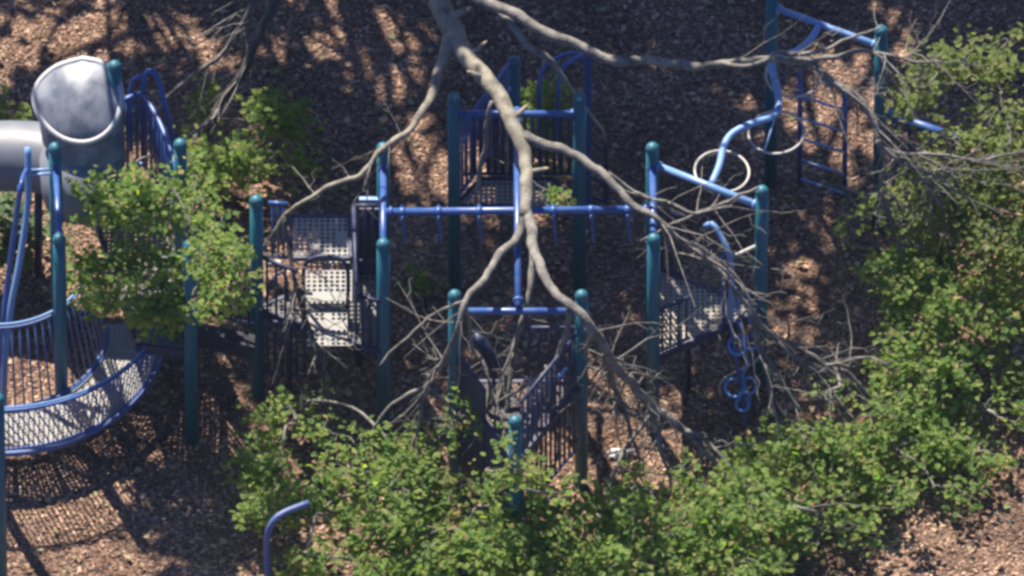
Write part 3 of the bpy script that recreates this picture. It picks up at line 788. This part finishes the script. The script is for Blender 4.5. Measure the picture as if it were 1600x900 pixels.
# crown along the bottom
grow(Ld, Pd, [(460, 645, 60, 45, .7, .7), (535, 610, 80, 48, .8, .75), (640, 640, 60, 40, 1.2, .5), (715, 650, 40, 50, 1.5, .5), (440, 730, 65, 75, .7, 1.0), (560, 700, 110, 75, .95, 1.1), (680, 690, 75, 60, 1.0, .95), (500, 800, 110, 75, .7, 1.0), (620, 770, 100, 70, .9, 1.1), (475, 865, 45, 40, 1.0, .8), (510, 875, 60, 45, .7, .9), (575, 880, 70, 45, .6, .9)], 'leaf', root_r=.02)
grow(Le, Pe, [(700, 830, 100, 75, .7, 1.15), (640, 880, 80, 50, .6, 1.1), (800, 850, 90, 65, .7, 1.1), (790, 780, 45, 40, .9, .9), (760, 735, 40, 45, 1.7, .8), (810, 735, 38, 28, 2.1, 1.6), (800, 692, 28, 26, 2.4, 1.2), (850, 770, 45, 30, 1.5, .8), (860, 790, 70, 60, .8, 1.0)], 'leaf', root_r=.02)
grow(Lc, Pc, [(930, 800, 90, 60, .7, 1.0), (900, 870, 110, 55, .6, 1.1), (1000, 850, 110, 70, .7, 1.05), (1020, 770, 70, 50, .7, .45), (1110, 800, 100, 75, .75, 1.0), (1200, 760, 95, 75, .55, 1.0), (1150, 870, 110, 50, .6, 1.0), (1290, 740, 95, 80, .45, 1.0), (1280, 830, 100, 55, .4, .8), (1390, 770, 90, 75, .35, .9)], 'leaf', root_r=.022)
grow(Lb, Pb, [(1290, 660, 55, 45, .8, .6), (1370, 640, 75, 60, .5, .8), (1400, 700, 90, 60, .4, .9), (1480, 680, 90, 60, .35, .9), (1540, 640, 60, 60, .35, 1.0), (1585, 660, 45, 55, .35, 1.0), (1530, 705, 65, 38, .3, 1.2), (1460, 760, 60, 40, .3, .9), (1220, 690, 50, 30, .7, .4)], 'leaf', root_r=.02)
grow(Lf, Pf, [(862, 512, 28, 34, 1.9, .9)], 'leaf_olive', root_r=.008)
grow(Lj, Pj, [(862, 300, 16, 16, 2.3, .6)], 'leaf', root_r=.006)
# fine bare tangle
grow(Li, Pi, [(1010, 690, 75, 55, .7, .5), (1060, 740, 70, 45, .6, .7), (960, 650, 45, 60, .9, .8), (1120, 690, 60, 40, .7, .6), (1240, 620, 55, 40, .8, .3)], None, root_r=.012)

# ---- the limb across the upper right ---------------------------------------------
T = thing('broken_limb', at(1000, 150, 0), 'pale twisting bare limb stretching across the upper right to sparse leaves', 'branch')
L1, P1 = limb(T, [(640, -160, 3.5, 13), (740, -15, 3.3, 11), (800, 20, 3.25, 10), (850, 48, 3.2, 10), (900, 72, 3.15, 10), (945, 90, 3.1, 9), (1000, 97, 3.05, 8), (1050, 98, 3.0, 9), (1100, 101, 2.98, 8.5), (1150, 95, 2.95, 7), (1190, 92, 2.92, 7), (1230, 92, 2.9, 7), (1265, 98, 2.85, 7), (1300, 125, 2.75, 6.5), (1335, 150, 2.65, 7), (1358, 185, 2.5, 6.5), (1372, 215, 2.35, 6), (1395, 240, 2.2, 5), (1440, 262, 2.0, 4), (1490, 300, 1.8, 3)], 'greybark', 12)
bare(L1, P1, 50, .6, t0=.6)
L2, P2 = limb(T, [(690, -80, 3.3, 8), (765, 8, 3.15, 7), (800, 40, 3.1, 7), (835, 72, 3.0, 7), (862, 92, 2.9, 6), (885, 130, 2.6, 4), (920, 180, 2.3, 3), (950, 220, 2.0, 2)])
L3, P3 = limb(T, [(1128, 96, 2.97, 5), (1160, 104, 3.0, 5), (1195, 95, 3.0, 4.5), (1215, 80, 3.0, 4.5), (1250, 84, 3.0, 4.5), (1290, 76, 3.0, 4), (1325, 62, 3.0, 3.2), (1360, 46, 3.0, 2.5), (1378, 36, 3.0, 1.8)])
L4, P4 = limb(T, [(1225, 90, 2.92, 5), (1265, 92, 2.9, 5), (1310, 88, 2.88, 4.5), (1355, 80, 2.85, 4), (1410, 92, 2.8, 3), (1480, 100, 2.7, 2)])
L5, P5 = limb(T, [(1374, 218, 2.35, 5), (1382, 250, 2.1, 4.5), (1378, 290, 1.8, 4), (1392, 335, 1.5, 3.5), (1412, 365, 1.3, 3), (1430, 395, 1.1, 2.5)])
bare(L5, P5, 24, .6)
L6, P6 = limb(T, [(1400, 236, 2.2, 4), (1460, 240, 2.1, 3.5), (1530, 250, 2.0, 3), (1600, 235, 1.9, 2.5)])
L7, P7 = limb(T, [(1250, 300, 1.0, 2.5), (1300, 290, 1.1, 3), (1360, 305, 1.2, 3), (1420, 305, 1.2, 2.5)])
bare(L7, P7, 10, .45)
bare(L6, P6, 20, .6); bare(L4, P4, 16, .5, t0=.5)
L8, P8 = limb(T, [(1000, 375, 1.9, 2.5), (1060, 345, 2.2, 3), (1130, 318, 2.56, 3.2), (1185, 290, 2.82, 2.5)])
grow(L4, P4, [(1425, 140, 60, 50, 2.2, .9), (1500, 110, 85, 55, 2.0, .9), (1570, 170, 60, 75, 1.8, 1.1), (1375, 162, 28, 24, 2.5, 1.2), (1450, 90, 55, 30, 2.2, .5), (1570, 60, 50, 40, 1.8, .5)], 'leaf_olive', root_r=.01)
grow(L5, P5, [(1350, 338, 42, 16, 1.4, .9), (1430, 440, 60, 50, 1.0, 1.3), (1480, 420, 75, 60, 1.0, 1.1), (1520, 480, 75, 60, .9, 1.0), (1440, 510, 60, 45, .8, 1.0), (1480, 570, 80, 50, .7, 1.1), (1390, 430, 35, 30, 1.1, 1.0), (1400, 560, 50, 40, .6, .7)], 'leaf', root_r=.012, gap=-.2)
grow(L6, P6, [(1480, 300, 75, 55, 1.5, .8), (1540, 360, 75, 70, 1.3, .9), (1580, 260, 55, 65, 1.5, .8), (1580, 470, 45, 90, .6, .9), (1560, 580, 60, 60, .45, .9), (1420, 345, 35, 35, 1.3, .5), (1430, 250, 30, 20, 1.9, .8), (1500, 220, 60, 40, 1.7, .9), (1450, 330, 60, 45, 1.3, 1.3), (1530, 300, 70, 60, 1.4, 1.3), (1585, 380, 40, 70, 1.2, 1.3), (1400, 385, 40, 30, 1.2, .9)], 'leaf_olive', root_r=.012, gap=.12)

# ---- limbs fallen at the upper left ------------------------------------------
T = thing('fallen_limb', at(310, 300, 0), 'dark forked limb slanting down from the top left behind the slide railing', 'branch')
L1, P1 = limb(T, [(480, -140, 2.2, 11), (428, 0, 1.7, 9), (408, 50, 1.5, 8.5), (380, 105, 1.25, 8.5), (352, 155, .95, 9), (330, 195, .7, 10), (312, 225, .5, 11), (296, 262, .25, 10)], 'darkbark', 12)
L2, P2 = limb(T, [(440, -90, 2.0, 6), (390, 8, 1.6, 5), (362, 55, 1.4, 5), (335, 92, 1.2, 5), (300, 122, .95, 4.5), (262, 152, .75, 4), (240, 185, .5, 3)], 'greybark')
bare(L2, P2, 12, .45)
bare(L1, P1, 12, .45, t0=.4)
grow(L1, P1, [(180, 305, 62, 48, 2.3, 1.3), (250, 330, 80, 60, 2.3, 1.9), (335, 395, 48, 72, 3.0, 1.5), (185, 420, 62, 60, 1.8, 2.0), (255, 440, 70, 50, 1.95, 2.0), (300, 310, 58, 42, 2.9, 1.3), (145, 360, 30, 50, 2.2, 1.2), (300, 470, 45, 32, 2.9, 1.3), (185, 475, 60, 32, 1.75, 1.8), (250, 492, 60, 28, 1.85, 1.3), (345, 470, 42, 35, 2.6, 1.2)], 'leaf', root_r=.016)

# ---- undergrowth -------------------------------------------------------------
for (bl, lab) in (
    ([(415, 190, 58, 45, .5, 1.2), (370, 250, 72, 52, .5, 1.2), (440, 255, 45, 45, .4, 1.1), (330, 185, 40, 40, .4, .7), (310, 260, 40, 40, .5, .9)], 'low dappled green bush in the shade behind the stair platform'),
    ([(30, 370, 45, 80, .35, 1.0), (60, 430, 30, 40, .3, .8)], 'dark bush behind the bent climbing rails at the left edge'),
    ([(8, 150, 28, 40, .3, .8)], 'small green bush at the left edge above the slide'),
    ([(838, 140, 30, 46, .9, 1.6), (838, 245, 32, 36, .8, 1.5), (850, 195, 26, 44, .9, 1.4)], 'yellow green sapling growing among the arched handrails'),
    ([(648, 440, 22, 18, .2, .7)], 'tiny green seedling between the two left gate posts'),
    ([(1230, 520, 28, 18, .15, .5)], 'tiny green seedling right of the corner platform post')):
    px, py = bl[0][:2]
    T = thing('bush', at(px, py, 0), lab, 'bush')
    st = at(px, py + 12, 0)
    s_ = build('stem', tube([st, st + (0.02, 0, .12), st + (0, .03, .3)], [.014, .012, .008], 6), M['darkbark'], T)
    grow(T, [np.append(st + (0, 0, .2), .01)], [(*q_[:5], q_[5] * 2.2) for q_ in bl], 'leaf_dark' if 'dark' in lab else 'leaf', root_r=.009, size=.066)

# ---- standing trees uphill, whose shade falls on the playground -------------------
SH = np.array((-sdir.x, -sdir.y)) / sdir.z          # ground shift of a shadow per metre of height
def standing_tree(x, y, h, lab, clumps, r0=.2, leaf=.17, forks=()):
    """trunk, a limb to every leaf clump; a clump is given by where its shade lies and its height"""
    T = thing('shade_tree', (x, y, 0), lab, 'tree', 'trees standing behind the playground')
    trunk = np.array([(x + .15 * math.sin(3 * t + x), y + .1 * math.cos(4 * t), h * t, r0 * (1 - .7 * t)) for t in np.linspace(0, 1, 16)])
    trunk[0, 2] = -.1
    build('trunk', tube(trunk, None, 12, rough=.1), M['darkbark'], T)
    CL, DR = [], []
    for (px, py, rp, hc, k) in clumps:
        c = at(px, py, 0); c = np.array((c[0] - SH[0] * hc, c[1] - SH[1] * hc, hc)); r = rp / PXM
        j = int(np.clip((hc - 2.0 - .3 * random.random()) / h * 15, 3, 14)); b = trunk[j, :3]
        P = smooth_path(twig_path(b, c, .06, .06, 5), .25)
        P = np.column_stack([P, np.linspace(trunk[j, 3] * .5, .025, len(P))])
        lo = build('limb', tube(P, None, 7, rough=.1), M['darkbark'], T)
        tw = Twigs()
        for q in range(9):
            u = rnd(1); u *= r * random.uniform(.5, 1.0) / np.linalg.norm(u)
            tw.add(twig_path(P[-1 - q % 3, :3], c + u, .03, .1, 4), .014, .005, 4)
        build('twigs', (tw.V, tw.F), M['darkbark'], lo, kind='stuff')
        for q in range(int(k * 34 * (rp / 60.) ** 2)):
            u = rnd(1); u *= r * random.random() ** .4 / np.linalg.norm(u)
            CL.append(c + u); DR.append(rnd(1))
    V, Q = leaves(np.array(CL), np.array(DR), leaf, 5)
    o = link('crown', fast_mesh('crown', V - WL[T.name], Q, M['leaf_dark']), T); o['kind'] = 'stuff'
LIT = [(300, 70, 10, 60), (420, 330, 70, 45), (700, 280, 10, 60), (1290, 370, 60, 60), (800, 260, 12, 50), (1010, 60, 8, 30), (1130, 140, 20, 20), (120, 55, 125, 60), (20, 105, 40, 60), (445, 60, 26, 50), (577, 85, 34, 60), (665, 165, 48, 55), (650, 290, 36, 30), (1335, 170, 85, 80), (1300, 255, 60, 40), (1420, 75, 55, 45), (820, 300, 30, 40), (1230, 500, 45, 50), (400, 290, 60, 40), (1560, 300, 60, 90), (960, 480, 30, 60), (150, 350, 180, 150), (470, 430, 40, 40), (790, 440, 25, 40), (880, 330, 20, 40), (870, 250, 15, 40), (960, 625, 45, 55), (1075, 600, 25, 35), (1240, 495, 45, 35), (745, 570, 10, 30)]
TREES = [(-5.4, 7.4, 8, .1, 'tall tree standing uphill at the far left behind the slide'), (-3.6, 8.4, 10, .16, 'tall tree standing uphill left of the fallen trunk'),
         (-1.4, 9.4, 11, .26, 'tallest tree standing uphill beside the fallen trunk'), (.9, 8.6, 10, .24, 'tall tree standing uphill right of the fallen trunk'), (2.9, 8.0, 9, .2, 'tall tree standing uphill behind the ring climber')]
cl = [[] for _ in TREES]
for gy in range(-120, 660, 72):
    for gx in range(-80, 1700, 78):
        px, py = gx + random.uniform(-30, 30), gy + random.uniform(-28, 28)
        if any(((px - a) / (c + 34)) ** 2 + ((py - b) / (d + 34)) ** 2 < 1 for a, b, c, d in LIT): continue
        if py > 330 and px < 400: continue
        if px > 1390 and py > 330: continue
        w = at(px, py, 0); hb = random.uniform(7.2, 9.4)
        j = int(np.argmin([abs(w[0] - SH[0] * hb - t[0]) for t in TREES])); hb = min(hb, TREES[j][2] - .4)
        cl[j].append((px, py, random.uniform(50, 70), hb, random.uniform(1.2, 1.9)))
cl[0] += [(355, 850, 55, 7.2, .9), (300, 880, 50, 7.2, .9), (250, 820, 36, 7.0, .8)]
cl[4] += [(1350, 440, 60, 7.2, 1.4), (1360, 500, 60, 7, 1.2), (1270, 600, 40, 7, .7), (1160, 640, 45, 7, .8)]
for t, c in zip(TREES, cl): standing_tree(t[0], t[1], t[2], t[4], c, t[3])

# ------------------------------------------------------------------ air between the helicopter and the ground
hz = bpy.data.materials.new('haze'); hz.use_nodes = True
hn = hz.node_tree.nodes; hn.remove(hn['Principled BSDF'])
pv = hn.new('ShaderNodeVolumePrincipled'); pv.inputs['Density'].default_value = 0.000032; pv.inputs['Color'].default_value = (0.58, 0.72, 1.0, 1)
hz.node_tree.links.new(pv.outputs[0], hn['Material Output'].inputs['Volume'])
hb_ = build('haze', box((0, -95, 114), 320, 260, 234), hz, None, False)
props(hb_, 'thin bluish air over the playground', 'haze', kind='stuff')
